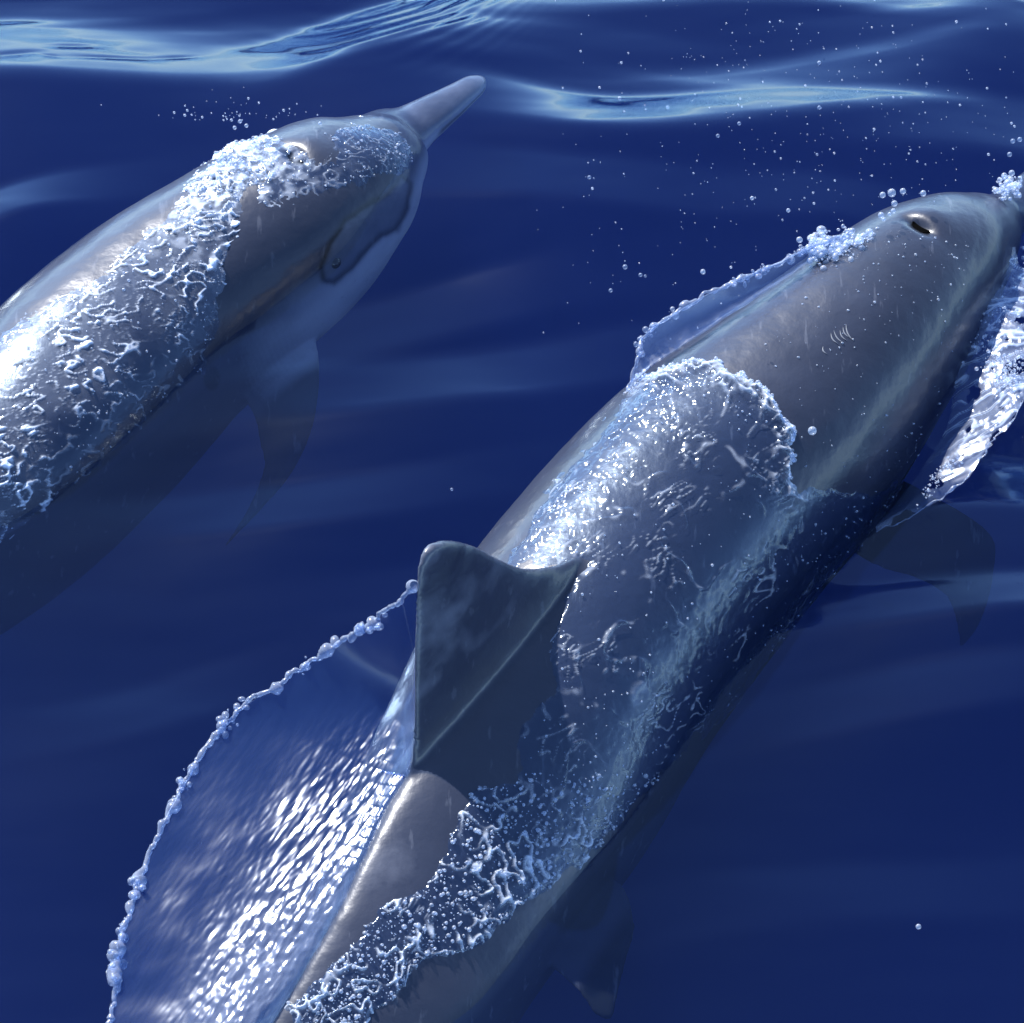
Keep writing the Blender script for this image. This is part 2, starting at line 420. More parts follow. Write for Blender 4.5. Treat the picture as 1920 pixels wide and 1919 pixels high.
def fuse(solids, voxel, smooth):
    """one continuous skin round overlapping solids"""
    V, F, off = [], [], 0
    for v, f, cap in solids:
        V.append(v); q = np.vstack([np.stack([f[:, 0], f[:, 1], f[:, 2]], -1), np.stack([f[:, 0], f[:, 2], f[:, 3]], -1), cap])
        F.append(q + off); off += len(v)
    o = mesh_np('raw', np.vstack(V), np.vstack(F))
    r = o.modifiers.new('r', 'REMESH'); r.mode = 'VOXEL'; r.voxel_size = voxel; r.use_smooth_shade = True
    s = o.modifiers.new('s', 'SMOOTH'); s.factor = 0.5; s.iterations = smooth
    dg = bpy.context.evaluated_depsgraph_get(); ev = o.evaluated_get(dg); me = ev.to_mesh()
    v = np.zeros(len(me.vertices) * 3, np.float32); me.vertices.foreach_get('co', v); v = v.reshape(-1, 3).astype(float)
    lt = np.zeros(len(me.polygons), np.int32); me.polygons.foreach_get('loop_total', lt)
    lv = np.zeros(len(me.loops), np.int32); me.loops.foreach_get('vertex_index', lv)
    assert (lt == 4).all()
    f = lv.reshape(-1, 4).copy()
    nv = np.zeros(len(me.vertices) * 3, np.float32); me.vertices.foreach_get('normal', nv); nv = nv.reshape(-1, 3).astype(float)
    ev.to_mesh_clear(); m0 = o.data; bpy.data.objects.remove(o); bpy.data.meshes.remove(m0)
    return v, f, nv

def station(x, y, z, a, b, b2=None, roll=0):
    return [*P(x, y, z), a, b, b if b2 is None else b2, roll, 2.15]

# dolphin that shows its beak: pixel of the body centre, centre height, half width, half height
ST_A = [station(-420, 1420, -.34, .03, .07), station(-300, 1270, -.26, .08, .12), station(-140, 1075, -.17, .17, .20), station(10, 910, -.13, .22, .24), station(164, 746, -.105, .235, .25),
        station(300, 614, -.075, .222, .235), station(428, 512, -.035, .205, .21, .23), station(542, 428, .0, .188, .188, .22), station(620, 366, .022, .165, .160, .20),
        station(680, 322, .034, .138, .126, .16), station(718, 286, .042, .102, .088, .11), station(742, 260, .042, .078, .060), station(772, 240, .045, .057, .041), station(812, 214, .046, .046, .033), station(855, 185, .047, .035, .026),
        station(890, 160, .046, .026, .019), station(907, 146, .045, .009, .007)]
HB = np.array([0.547, 0.837, 0.0]); RB = np.array([0.837, -0.547, 0.0])
def st_ridge(x, y, z, a, b, roll=0, n=2.15):
    r = rad(roll); up = np.array([0, 0, 1.0]) * math.cos(r) - RB * math.sin(r)
    return [*(P(x, y, z) - up * b), a, b, b * 1.02, roll, n]
ST_B = [st_ridge(250, 2360, -.16, .03, .07, 22, 1.4), st_ridge(340, 2200, -.08, .06, .11, 22, 1.4), st_ridge(430, 2060, -.01, .11, .15, 22, 1.4), st_ridge(540, 1880, .06, .165, .20, 22, 1.4), st_ridge(650, 1695, .115, .21, .245, 20, 1.42),
        st_ridge(775, 1455, .17, .245, .285, 15, 1.5), st_ridge(930, 1245, .21, .268, .30, 8, 1.8), st_ridge(1095, 1040, .24, .27, .30), st_ridge(1300, 790, .27, .262, .29),
        st_ridge(1470, 640, .285, .24, .265), st_ridge(1597, 530, .285, .205, .225), st_ridge(1720, 425, .265, .165, .18), st_ridge(1790, 388, .235, .13, .14),
        st_ridge(1845, 378, .175, .088, .09), st_ridge(1885, 372, .12, .052, .05), st_ridge(1950, 325, .10, .042, .036), st_ridge(2030, 255, .09, .034, .026), st_ridge(2090, 200, .08, .012, .010)]
LA, LB = Loft(ST_A), Loft(ST_B)

# dorsal fin of the nearer dolphin: upright blade over the spine
b0, b1 = P(1090, 1048, .235), P(775, 1452, .165)
fd = unit((b0 - b1) * np.array([1, 1, 0])); FN = np.array([-fd[1], fd[0], 0])
LEAN = rad(16); FN = unit(np.cross(b0 - b1, np.array([0, 0, math.cos(LEAN)]) + FN * math.sin(LEAN)))
FP = lambda x, y: P_plane(x, y, b0, FN)
fin_lead = [b0 - np.array([0, 0, .09]), b0 + fd * 0.0, FP(1040, 1060), FP(985, 1066), FP(930, 1045), FP(880, 1020), FP(838, 1013), FP(810, 1020)]
fin_trail = [b1 - np.array([0, 0, .09]) - fd * .10, FP(752, 1500), FP(772, 1425), FP(777, 1330), FP(779, 1220), FP(781, 1110), FP(786, 1060), FP(794, 1036)]
flare_px = [(1100, 1040, .235), (1075, 1085, .23), (1040, 1150, .215), (960, 1262, .19), (880, 1350, .17), (800, 1432, .15)]
flare = spline([P(*q) - np.array([0, 0, .042]) for q in flare_px], 40)
fl_r = np.interp(np.linspace(0, 1, 40), [0, .08, .3, .7, 1], [.008, .028, .040, .034, .012])

def flipper(root_f, root_b, pts_lead, pts_trail, z0, z1, thick):
    n = len(pts_lead); zs = np.linspace(z0, z1, n)
    lead = [P(x, y, z) for (x, y), z in zip(pts_lead, zs)]; trail = [P(x, y, z) for (x, y), z in zip(pts_trail, zs)]
    return fin_solid(lead, trail, thick, nt=40)

flip_a = flipper(None, None, [(560, 560), (594, 650), (597, 740), (580, 820), (545, 890), (490, 955), (424, 1024)],
                 [(430, 700), (475, 780), (486, 830), (494, 870), (480, 920), (455, 970), (418, 1028)], -.12, -.20, .022)
flip_b = flipper(None, None, [(1690, 900), (1800, 960), (1860, 1010), (1862, 1070), (1850, 1130), (1830, 1180), (1806, 1212)],
                 [(1560, 1010), (1640, 1060), (1730, 1090), (1775, 1120), (1790, 1155), (1796, 1185), (1800, 1214)], -.20, -.42, .022)

fin_shadow = flipper(None, None, [(1060, 1600), (1112, 1655), (1165, 1660), (1190, 1735), (1175, 1800), (1160, 1860), (1150, 1908)],
                 [(930, 1720), (990, 1768), (1015, 1800), (1060, 1835), (1090, 1868), (1108, 1895), (1132, 1914)], -.07, -.10, .016)  # dark blade added in place of the dorsal fin's cast shadow

def finish_dolphin(loft, solids, name, label, hole_u, seed, skin):
    v, f, nv = fuse(solids, 0.0055, 8)
    ui, th = loft.param(v)
    px = proj(v)
    root = empty('dolphin', Vector((*loft.C[len(loft.C) // 2][:2], 0)))
    tag(root, label, 'dolphin', 'dolphins swimming side by side')
    # small bumps of living skin and the shallow hollow of the blowhole
    v = v + nv * (0.0012 * fbm(v * 14, 2, seed))[:, None]
    hc, hn = loft.at(np.array([hole_u]), np.array([math.pi / 2])); hc = hc[0]; hn = hn[0]
    k = min(int(hole_u), loft.nu - 1); T, R = loft.T[k], loft.R[k]
    q = v - hc; a = q @ T; b = q @ R
    v = v - hn * (0.014 * np.exp(-0.5 * ((a / 0.010) ** 2 + (b / 0.022) ** 2)) * ((q @ hn) > -.05))[:, None]
    v = v + hn * (0.009 * np.exp(-0.5 * (((a - 0.045) / 0.028) ** 2 + (b / 0.042) ** 2)) * ((q @ hn) > -.05))[:, None]
    pale, dark = skin(v, nv, ui, th, px)
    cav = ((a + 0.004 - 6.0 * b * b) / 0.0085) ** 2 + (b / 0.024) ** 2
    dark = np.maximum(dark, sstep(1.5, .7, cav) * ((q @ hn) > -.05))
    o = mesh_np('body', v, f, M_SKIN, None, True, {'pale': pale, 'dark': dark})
    def adopt(c):
        c.parent = root; c.matrix_parent_inverse = root.matrix_basis.inverted()
    root_loc = np.array(root.location)
    from mathutils import Matrix
    o.parent = root; o.matrix_parent_inverse = Matrix.Translation(-root.location)
    # blowhole: crescent opening
    m = 28; t = np.linspace(-1, 1, m); wv = []
    for i, tt in enumerate(t):
        cen = hc + R * (tt * 0.021) + T * (-0.008 * (1 - tt * tt) + 0.003)
        half = 0.0068 * math.sqrt(max(0, 1 - tt * tt)) + 0.0004
        for cc, dz in ((-1, .0), (-.5, -.002), (0, -.003), (.5, -.002), (1, .0)):
            wv.append(cen + T * cc * half + hn * (dz - 0.0055))
    h = mesh_np('blowhole', wv, grid_faces(m, 5), M_HOLE); h.parent = root; h.matrix_parent_inverse = Matrix.Translation(-root.location)
    md = h.modifiers.new('t', 'SOLIDIFY'); md.thickness = 0.002
    return root

def eye(root, pos, nrm, r):
    from mathutils import Matrix
    V, F = ico(3); o = mesh_np('eye', pos + V * r, F, M_EYE); o.parent = root; o.matrix_parent_inverse = Matrix.Translation(-root.location)
    return o

PATCH = [(752, 330), (768, 345), (762, 390), (742, 430), (715, 440), (690, 462), (660, 500), (625, 528), (608, 525), (604, 500), (618, 460), (648, 415), (690, 385), (728, 365)]
def skin_a(v, nv, ui, th, px):
    elev = np.sin(th); right = np.cos(th) > 0
    head = sstep(110, 180, ui)
    pale = 0.34 + head * 0.62 * sstep(0.55, -0.10, elev + 0.10 * fbm(v * 5, 2, 40))
    pale = pale - 0.14 * (1 - head) * sstep(.3, -.2, elev) + 0.12 * sstep(296, 322, ui)
    face = ((nv * (CAM - v)).sum(1) > 0)
    sd = poly_sd(px, PATCH) + 3 * noise(v * 40, 44)
    rim = 1.2 * np.exp(-0.5 * ((sd + 1) / 4.2) ** 2) * face
    patch = sstep(-4, 4, sd) * face
    pale = pale * (1 - patch) + patch * 0.52
    mouth = np.exp(-0.5 * ((th + 0.02) / 0.11) ** 2) * sstep(322, 335, ui) * face
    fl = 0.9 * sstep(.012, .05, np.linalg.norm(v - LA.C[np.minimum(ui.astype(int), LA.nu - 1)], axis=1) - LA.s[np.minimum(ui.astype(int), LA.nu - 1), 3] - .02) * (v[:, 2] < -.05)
    scar = sstep(1.25, .8, np.hypot((px[:, 0] - 397) / 15, (px[:, 1] - 710) / 22)) * face
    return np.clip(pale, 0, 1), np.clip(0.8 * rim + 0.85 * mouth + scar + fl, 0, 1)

def skin_b(v, nv, ui, th, px):
    elev = np.sin(th)
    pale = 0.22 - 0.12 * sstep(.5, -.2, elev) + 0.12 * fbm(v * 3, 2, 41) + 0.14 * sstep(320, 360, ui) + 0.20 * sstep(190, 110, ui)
    fin = sstep(.012, .05, v[:, 2] - 0.25)
    pale = pale + fin * (0.10 + 0.16 * fbm(v * np.array([9, 9, 14]), 3, 42))
    low = sstep(.012, .05, np.linalg.norm(v - LB.C[np.minimum(ui.astype(int), LB.nu - 1)], axis=1) - LB.s[np.minimum(ui.astype(int), LB.nu - 1), 3] - .03) * (v[:, 2] < -.05)  # dark flippers, and the dark blade that stands for the fin's shadow
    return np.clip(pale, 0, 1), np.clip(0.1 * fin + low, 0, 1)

def nearest_u(loft, x, y):
    u = np.arange(loft.nu, dtype=float); p, _ = loft.at(u, np.full(loft.nu, math.pi / 2))
    return float(((proj(p) - np.array([x, y])) ** 2).sum(1).argmin())

uA, uB = nearest_u(LA, 550, 285), nearest_u(LB, 1727, 424)
DA = finish_dolphin(LA, [LA.closed(), flip_a], 'a', 'grey dolphin with long pale beak lifted clear of the water, upper left', uA, 1, skin_a)
DB = finish_dolphin(LB, [LB.closed(), fin_solid(fin_lead, fin_trail, .020, nt=60, nc=21), tube_solid(flare, fl_r), flip_b, fin_shadow], 'b',
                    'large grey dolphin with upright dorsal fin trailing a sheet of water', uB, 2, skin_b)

def loft_hit(loft, x, y):
    """point of the loft seen at a pixel"""
    u = np.repeat(np.arange(0, loft.nu, 1.0), 180); th = np.tile(np.linspace(-math.pi, math.pi, 180), loft.nu)
    p, n = loft.at(u, th); ok = ((CAM - p) * n).sum(1) > 0
    d = ((proj(p) - np.array([x, y])) ** 2).sum(1); d[~ok] = 1e9
    j = d.argmin(); return p[j], n[j]
p, n = loft_hit(LA, 631, 494); eye(DA, p - n * 0.004, n, 0.012)

M_SCAR = plain_mat('scar_pale', (0.13, 0.14, 0.16), 0.45)
def scar(root, loft, x0, y0, x1, y1, w):
    from mathutils import Matrix
    a, na = loft_hit(loft, x0, y0); b, nb = loft_hit(loft, x1, y1)
    m = 9; t = np.linspace(0, 1, m)[:, None]; c = a + (b - a) * t; n = unit(na + nb); sd = unit(np.cross(b - a, n))
    c = c + sd * (0.004 * np.sin(np.pi * t)) + n * 0.0012
    hw = w * np.sin(np.pi * (0.06 + 0.88 * t))
    V = np.stack([c - sd * hw, c + n * 0.0008, c + sd * hw], 1).reshape(-1, 3)
    o = mesh_np('scar', V, grid_faces(m, 3), M_SCAR); o.parent = root; o.matrix_parent_inverse = Matrix.Translation(-root.location)
for k, (x, y) in enumerate([(1541, 650), (1556, 627), (1564, 623), (1571, 619), (1578, 616), (1586, 613)]):
    scar(DB, LB, x, y, x + (8 if k == 0 else 14), y + (11 if k == 0 else 22), 0.0013)

# ------------------------------------------------------------------ water lying and running on the backs
def film(name, loft, u0, u1, nu, nv, polys, holes, fn, label, mat=None, taper=14, th0=-0.9, th1=3.6):
    u = np.repeat(np.linspace(u0, u1, nu), nv); th = np.tile(np.linspace(th0, th1, nv), nu)
    p, n = loft.at(u, th); px = proj(p)
    wob = 16 * fbm(p * 9, 2, 61) + 11 * fbm(p * 30, 3, 62)
    sd = np.full(len(p), -1e9)
    for q in polys: sd = np.maximum(sd, poly_sd(px, q))
    for q in holes: sd = np.minimum(sd, -poly_sd(px, q) * 0.45)
    sd = sd + wob
    off, foam = fn(p, px, sd)
    off = np.where(sd > -3, off, -0.006)
    e = sstep(-3, taper, sd) ** 0.7; off = off * e - 0.004 * (1 - e)
    pts = p + n * off[:, None]
    f = grid_faces(nu, nv)
    keep = (off > -0.0035); kf = keep[f].any(1); f = f[kf][:, ::-1]
    used = np.unique(f); m = np.full(len(p), -1); m[used] = np.arange(len(used))
    o = mesh_np(name, pts[used], m[f], mat or M_FILM, None, True, {'foam': np.clip(foam, 0, 1)[used]})  # 'foam' holds froth and painted sun glints
    tag(o, label, 'water film', None, 'stuff')
    return pts, n, off, px, sd

POLY_A = [(372, 305), (400, 262), (440, 238), (520, 236), (600, 243), (650, 258), (722, 284), (700, 296), (640, 292), (560, 322), (480, 372), (452, 470), (432, 560), (432, 640), (412, 705), (330, 775), (220, 872), (100, 972), (0, 1042), (-160, 1130), (-220, 780), (-60, 640), (60, 560), (170, 500), (250, 440), (320, 370)]
FORE = [(450, 340), (500, 290), (590, 232), (700, 205), (770, 225), (800, 300), (740, 350), (640, 378), (550, 395), (480, 405)]
def fn_a(p, px, sd):
    x, y = px[:, 0], px[:, 1]
    w = p + 0.012 * np.stack([noise(p * 26, 70), noise(p * 26, 71), noise(p * 26, 72)], -1) + 0.004 * np.stack([noise(p * 80, 63), noise(p * 80, 64), noise(p * 80, 65)], -1)
    w = w @ np.array([[.92, .39, 0], [-.39, .92, 0], [0, 0, 1]]).T
    r = ridged(w * np.array([24, 52, 36]), 1, 73)
    lines = sstep(.66, .98, r) * sstep(-.25, .10, fbm(p * 26, 2, 76))
    r2 = sstep(.7, 1, ridged(w * np.array([60, 100, 80]), 1, 77)) * sstep(-.15, .3, fbm(p * 18, 2, 78))
    head = np.exp(-((x - 420) ** 2 + (y - 330) ** 2) / 130 ** 2)
    fore = sstep(-10, 25, poly_sd(px, FORE)) * sstep(300, 420, x + .6 * (y - 200))
    dens = sstep(-.45, .1, fbm(p * 5, 2, 79) + 0.30 - 0.9 * sstep(-120, 60, (x * .69 + y * .72) - 720)) * (1 - fore)
    off = (0.0026 + 0.0010 * fbm(p * 30, 2, 74) + 0.0005 * fbm(p * 110, 2, 60) + (0.0055 * lines + 0.0026 * r2) * (0.25 + 0.75 * dens) * (1 + .8 * head)
           + 0.006 * head * ridged(p * 34, 1, 69) + 0.0019 * fore * fbm(w * np.array([110, 45, 60]), 2, 59))
    foam = 0.95 * lines * (.2 + .8 * dens) + 0.3 * r2 * dens + 0.6 * head * sstep(-.2, .4, fbm(p * 40, 2, 75)) + 0.05 * dens  # veins whitened as painted sun glints, froth behind the blowhole
    return off, foam
FA = film('water_film', LA, 60, 372, 900, 420, [POLY_A, FORE], [], fn_a, 'bubbly white veined water running over the back of the beaked dolphin', taper=55)

POLY_B = [(930, 1075), (1040, 900), (1130, 795), (1195, 705), (1310, 680), (1390, 698), (1450, 740), (1490, 800), (1500, 860), (1480, 905), (1500, 925), (1560, 905), (1640, 915), (1720, 880), (1705, 950), (1620, 1045), (1550, 1108), (1450, 1230), (1400, 1310), (1300, 1405), (1180, 1530), (1130, 1580),
          (1060, 1640), (960, 1720), (880, 1775), (800, 1815), (740, 1870), (680, 1930), (560, 1950), (540, 1895), (600, 1830), (660, 1760), (710, 1700), (790, 1650), (840, 1600), (850, 1540), (880, 1480), (960, 1462), (966, 1390), (1010, 1322), (1042, 1300), (1020, 1235), (1060, 1130), (1092, 1060), (1000, 1064)]
POLY_B2 = [(545, 1890), (600, 1820), (680, 1740), (745, 1720), (750, 1800), (735, 1870), (650, 1915), (560, 1920)]
HOLE_B = [(1335, 935), (1390, 942), (1445, 985), (1400, 1018), (1325, 1055), (1312, 1030)]
def fn_b(p, px, sd):
    x, y = px[:, 0], px[:, 1]
    w = p + 0.02 * np.stack([noise(p * 14, 80), noise(p * 14, 81), noise(p * 14, 82)], -1)
    wr = w @ np.array([[.80, -.60, 0], [.60, .80, 0], [0, 0, 1]]).T
    n1 = fbm(p * 42, 3, 84); n0 = fbm(p * 12, 2, 85)
    crest = np.exp(-0.5 * ((sd - 3) / 8) ** 2) * (poly_sd(px, HOLE_B) < -34) * (x < 1510)
    tail = sstep(-20, 60, (y - 1470) * 0.8 - (x - 1000) * 0.25)
    front = sstep(1080, 860, y)
    left = sstep(60, -110, (x - 1000) * .75 + (y - 1150) * .66) * (1 - tail)
    dash = sstep(.70, .97, ridged(wr * np.array([85, 20, 40]), 1, 83)) * sstep(.02, .30, fbm(p * 9, 2, 88))
    web = sstep(.55, .95, ridged((w + 0.005 * np.stack([noise(p * 70, 57), noise(p * 70, 56), noise(p * 70, 55)], -1)) * np.array([38, 34, 34]), 1, 89)) * sstep(-.3, .1, fbm(p * 15, 2, 90))
    spot = sstep(.30, .55, noise(p * 60, 86)) * sstep(-.05, .4, noise(p * 9, 87))
    low = sstep(1000, 1100, y) * (1 - tail) * sstep(-40, 120, (x - 1150) * .75 + (y - 1330) * .66)
    flank = sstep(1470, 1540, x)
    off = (0.0030 * (1 - .4 * flank) + 0.0011 * flank * fbm(p * np.array([70, 100, 60]), 2, 53) + (1 - .8 * flank) * (0.0020 * n0 * (1 - .6 * low) + 0.0014 * n1 * (1 - .5 * low) + 0.0006 * fbm(p * 120, 2, 54) + 0.0042 * dash * (1 - tail) * (1 - .75 * low) + 0.0065 * tail * web + 0.0026 * spot * (1 - .5 * low)
           + 0.0034 * left * fbm(p * np.array([95, 52, 60]), 2, 68) + 0.0005 * low * fbm(p * 75, 2, 67)
           + crest * (0.001 + 0.010 * front * sstep(1150, 1250, x) + 0.003 * tail)))
    foam = 0.6 * tail * web + 0.5 * crest * front * sstep(1150, 1230, x) + 0.25 * dash + 0.01 * left; foam = foam * (1 - .9 * flank)  # dashes are painted sun glints; web and crest are froth
    fold = sstep(.74, .99, ridged((w + .02 * np.stack([noise(p * 7, 51), noise(p * 7, 50), noise(p * 7, 49)], -1)) * np.array([13, 10, 11]), 1, 52)) * (1 - tail) * (1 - low) * (1 - flank)
    off = off + 0.0045 * fold * sstep(-.2, .2, fbm(p * 16, 2, 48)); foam = foam + 0.18 * fold * sstep(0, .4, fbm(p * 40, 2, 47))
    lip = np.exp(-0.5 * ((sd - 20) / 16) ** 2) * front * sstep(1180, 1260, x) * (1 - flank)
    off = off + lip * (0.004 + 0.011 * ridged(w * np.array([30, 26, 28]), 2, 45)); foam = foam + 0.45 * lip * sstep(.75, 1.2, ridged(w * np.array([30, 26, 28]), 2, 45))
    hm = sstep(-34, 10, poly_sd(px, HOLE_B) + 10 * fbm(p * 18, 2, 46))
    off = off * (1 - hm) + 0.0012 * hm; foam = foam * (1 - hm)
    return off, foam
FB = film('water_film', LB, 70, 300, 900, 460, [POLY_B], [], fn_b, 'clear blue lumpy water sliding over the back behind the big dolphin\'s head', taper=22)

# ------------------------------------------------------------------ thrown sheets of water
def sheet(name, inner, outer, nu, nv, thick, rim_r, fn, label, seed, bead=True, cat='water sheet', clear=None, zpow=1.0):
    I, O = spline(inner, nu), spline(outer, nu)
    if cat == 'splash': O = O + 0.030 * np.stack([noise(O * 9, seed + 7), noise(O * 9, seed + 8), 0.4 * noise(O * 9, seed + 9)], -1)
    s = np.linspace(0, 1, nv)
    G = I[:, None] * (1 - s)[None, :, None] + O[:, None] * s[None, :, None]
    if zpow > 1:
        zp = lambda q: 0.165 + 0.249 * (q[..., 0] + 0.17) + 0.041 * (q[..., 1] + 0.76)
        di = (I[:, 2] - zp(I))[:, None]; do = (O[:, 2] - zp(O))[:, None]
        G[:, :, 2] = zp(G) + di * (np.exp(-s / 0.09) * (1 - s))[None] + do * (s ** 1.7)[None]
    tt = np.repeat(np.linspace(0, 1, nu), nv); ss = np.tile(s, nu)
    p = G.reshape(-1, 3)
    dz, foam = fn(p, tt, ss)
    if clear is not None:
        ui, th = clear.param(p); sp, sn = clear.at(ui, th)
        j = np.minimum(ui.astype(int), clear.nu - 1)
        rr_ = np.linalg.norm(p - clear.C[j], axis=1); rs = np.linalg.norm(sp - clear.C[j], axis=1)
        gap = rr_ - rs; want = 0.5 * (gap + np.sqrt(gap * gap + 0.012 ** 2)) + 0.001
        p = p + unit(p - clear.C[j]) * (want - gap)[:, None] * sstep(0, .06, ss)[:, None]
    p = p + np.array([0, 0, 1.0]) * dz[:, None]
    G = p.reshape(nu, nv, 3)
    nr = unit(np.cross(np.gradient(G, axis=0), np.gradient(G, axis=1))).reshape(-1, 3)
    nr = np.where((nr[:, 2:3] < 0), -nr, nr)
    rg = np.random.default_rng(seed)
    low = p - nr * thick
    f = grid_faces(nu, nv); m = len(p)
    if cat == 'splash':
        tear = noise(p * np.array([20, 26, 20]), seed + 11) + 0.5 * noise(p * 60, seed + 12) + 0.5 * ss
        f = f[(tear[f].max(1) < 0.62)]
    F = [f, f[:, ::-1] + m]
    edge = np.arange(nu) * nv + nv - 1
    V = np.vstack([p, low]); FO = np.concatenate([foam, foam])
    a, b = edge[:-1], edge[1:]
    if cat != 'splash': F.append(np.stack([a, b, b + m, a + m], -1))
    F = np.vstack(F)
    # thick beaded rim
    path = G[:, -1]; path = spline(path, nu * 2)
    rr = rim_r * (0.35 + 0.7 * np.abs(noise(path * 70, seed)) + 1.0 * sstep(.1, .6, noise(path * 38, seed + 1)))
    path = path + 0.007 * np.stack([noise(path * 22, seed + 2), noise(path * 22, seed + 3), noise(path * 22, seed + 4)], -1) + 0.006 * np.stack([noise(path * 60, seed + 2), noise(path * 60, seed + 3), noise(path * 60, seed + 4)], -1)
    tv, tf, tc = tube_solid(path, rr, 12)
    off = len(V)
    V = np.vstack([V, tv]); F = np.vstack([F, tf + off, np.hstack([tc, tc[:, 2:]])[:, [0, 1, 2, 3]][:0] + 0]) if False else np.vstack([F, tf + off])
    FO = np.concatenate([FO, np.full(len(tv), 0.14)])
    k = rg.integers(0, len(path), int(len(path) * .35)); k = k[noise(path[k] * 14, seed + 6) > .05]; br = rim_r * (0.2 + 0.9 * rg.random(len(k)) ** 2.5)
    bv, bf = balls(path[k] + rg.normal(0, rim_r * .7, (len(k), 3)), br, 2, 0.7 + 0.6 * rg.random((len(k), 3)))
    bo = len(V); V = np.vstack([V, bv]); F = np.vstack([F, np.hstack([bf, bf[:, 2:]])[:, :4] + bo]) if False else F
    FO = np.concatenate([FO, np.full(len(bv), 0.12)]); extra = (bf + bo)
    F3 = np.vstack([F[:, [0, 1, 2]], F[:, [0, 2, 3]], extra])
    o = mesh_np(name, V, F3, M_SHEET, None, True, {'foam': np.clip(FO, 0, 1)})
    tag(o, label, cat)
    return o, G, path, rr

tr = spline(fin_trail[1:], 12)
inner = [tr[9], tr[6], tr[3], tr[1], P(770, 1465, .165), P(735, 1535, .145), P(690, 1620, .13), P(640, 1705, .112), P(590, 1795, .085), P(545, 1875, .06), P(470, 1985, .02)]
outer = [FP(780, 1096), P(705, 1165, .34), P(620, 1216, .25), P(500, 1298, .19), P(425, 1355, .165), P(348, 1465, .135), P(295, 1570, .115), P(258, 1670, .09), P(228, 1760, .07), P(210, 1880, .03), P(190, 1985, .0)]
def fn_sheet(p, t, s):
    bulge = 4 * s * (1 - s)
    dz = 0.0 * bulge
    q = p @ np.array([[0.55, .84, 0], [-.84, .55, 0], [0, 0, 1]]).T     # along the flow / across it
    q = q * np.array([26, 75, 30])
    near = sstep(.75, .1, s)
    dz = dz + (0.0003 + 0.0021 * near) * fbm(q, 2, 91) + 0.0035 * near * sstep(.55, .8, t) * fbm(p * 38, 2, 92) + 0.004 * fbm(p * 8, 2, 93)
    foam = 0.08 * near * sstep(.5, .9, t)
    return dz, foam
sheet('water_sheet', inner, outer, 420, 260, 0.003, 0.0095, fn_sheet, 'wide clear sheet of water with beaded rim behind the dorsal fin', 100, clear=LB, zpow=1.6)

# lip of water along the far side of the big dolphin
inner = [P(1170, 745, .20), P(1215, 690, .235), P(1290, 640, .25), P(1380, 580, .26), P(1450, 535, .262), P(1530, 480, .262), P(1600, 440, .262)]
outer = [P(1178, 735, .20), P(1205, 640, .265), P(1262, 590, .285), P(1375, 530, .295), P(1445, 500, .295), P(1520, 466, .285), P(1590, 436, .27)]
def fn_lip(p, t, s):
    return -0.014 * np.sin(np.pi * s) * np.sin(np.pi * t) + 0.003 * fbm(p * 22, 2, 101), 0.07 + 0.05 * s
sheet('water_lip', inner, outer, 200, 60, 0.004, 0.0068, fn_lip, 'glassy blue lip of water along the far side of the big dolphin', 110)

# splash peeled off the near cheek of the big dolphin
inner = [P(1862, 470, .15), P(1838, 560, .12), P(1812, 640, .09), P(1790, 720, .06), P(1775, 800, .05), P(1735, 870, .04), P(1690, 930, .02), P(1640, 990, -.02)]
outer = [P(1990, 470, .06), P(1975, 560, .08), P(1960, 640, .11), P(1940, 720, .13), P(1895, 790, .12), P(1840, 860, .09), P(1765, 935, .05), P(1660, 1005, -.02)]
def fn_spl(p, t, s):
    q = p @ np.array([[.95, .3, 0], [-.3, .95, 0], [0, 0, 1]]).T * np.array([9, 34, 20])
    up = sstep(.78, .5, t)
    w = p + 0.012 * np.stack([noise(p * 24, 125), noise(p * 24, 126), noise(p * 24, 127)], -1)
    st = ridged((w @ np.array([[.95, .3, 0], [-.3, .95, 0], [0, 0, 1]]).T) * np.array([9, 42, 20]), 1, 123)
    return (0.3 + .7 * up) * (0.012 * fbm(p * 12, 2, 124) + 0.007 * fbm(q, 2, 121)) + 0.012 * np.sin(np.pi * s) + 0.002 * up * fbm(p * 60, 2, 122), 0.02 + up * (0.05 + 0.42 * sstep(.7, .98, st))
sheet('splash', inner, outer, 300, 130, 0.004, 0.0022, fn_spl, 'streaky splash peeling from the big dolphin\'s near cheek', 130, cat='splash')

# ------------------------------------------------------------------ foam, bubbles and spray
rng = np.random.default_rng(5)
def bubbles_on(Fd, sel, count, rmin, rmax, seed):
    pts, n, off, px, sd = Fd
    rg = np.random.default_rng(seed); idx = np.nonzero(sel(px, sd, pts) & (off > 0))[0]
    ch = rg.choice(idx, count); r = rmin * (rmax / rmin) ** (rg.random(count) ** 2.2)
    c = pts[ch] + n[ch] * (r * 0.3)[:, None] + rg.normal(0, .001, (count, 3))
    return balls(c, r, 2 if rmax > .004 else 1, 0.8 + 0.4 * rg.random((count, 3)))

def foam_obj(name, parts, label, cat='foam'):
    V, F, off = [], [], 0
    for v, f in parts: V.append(v); F.append(f + off); off += len(v)
    return tag(mesh_np(name, np.vstack(V), np.vstack(F), M_DROP), label, cat, None, 'stuff')

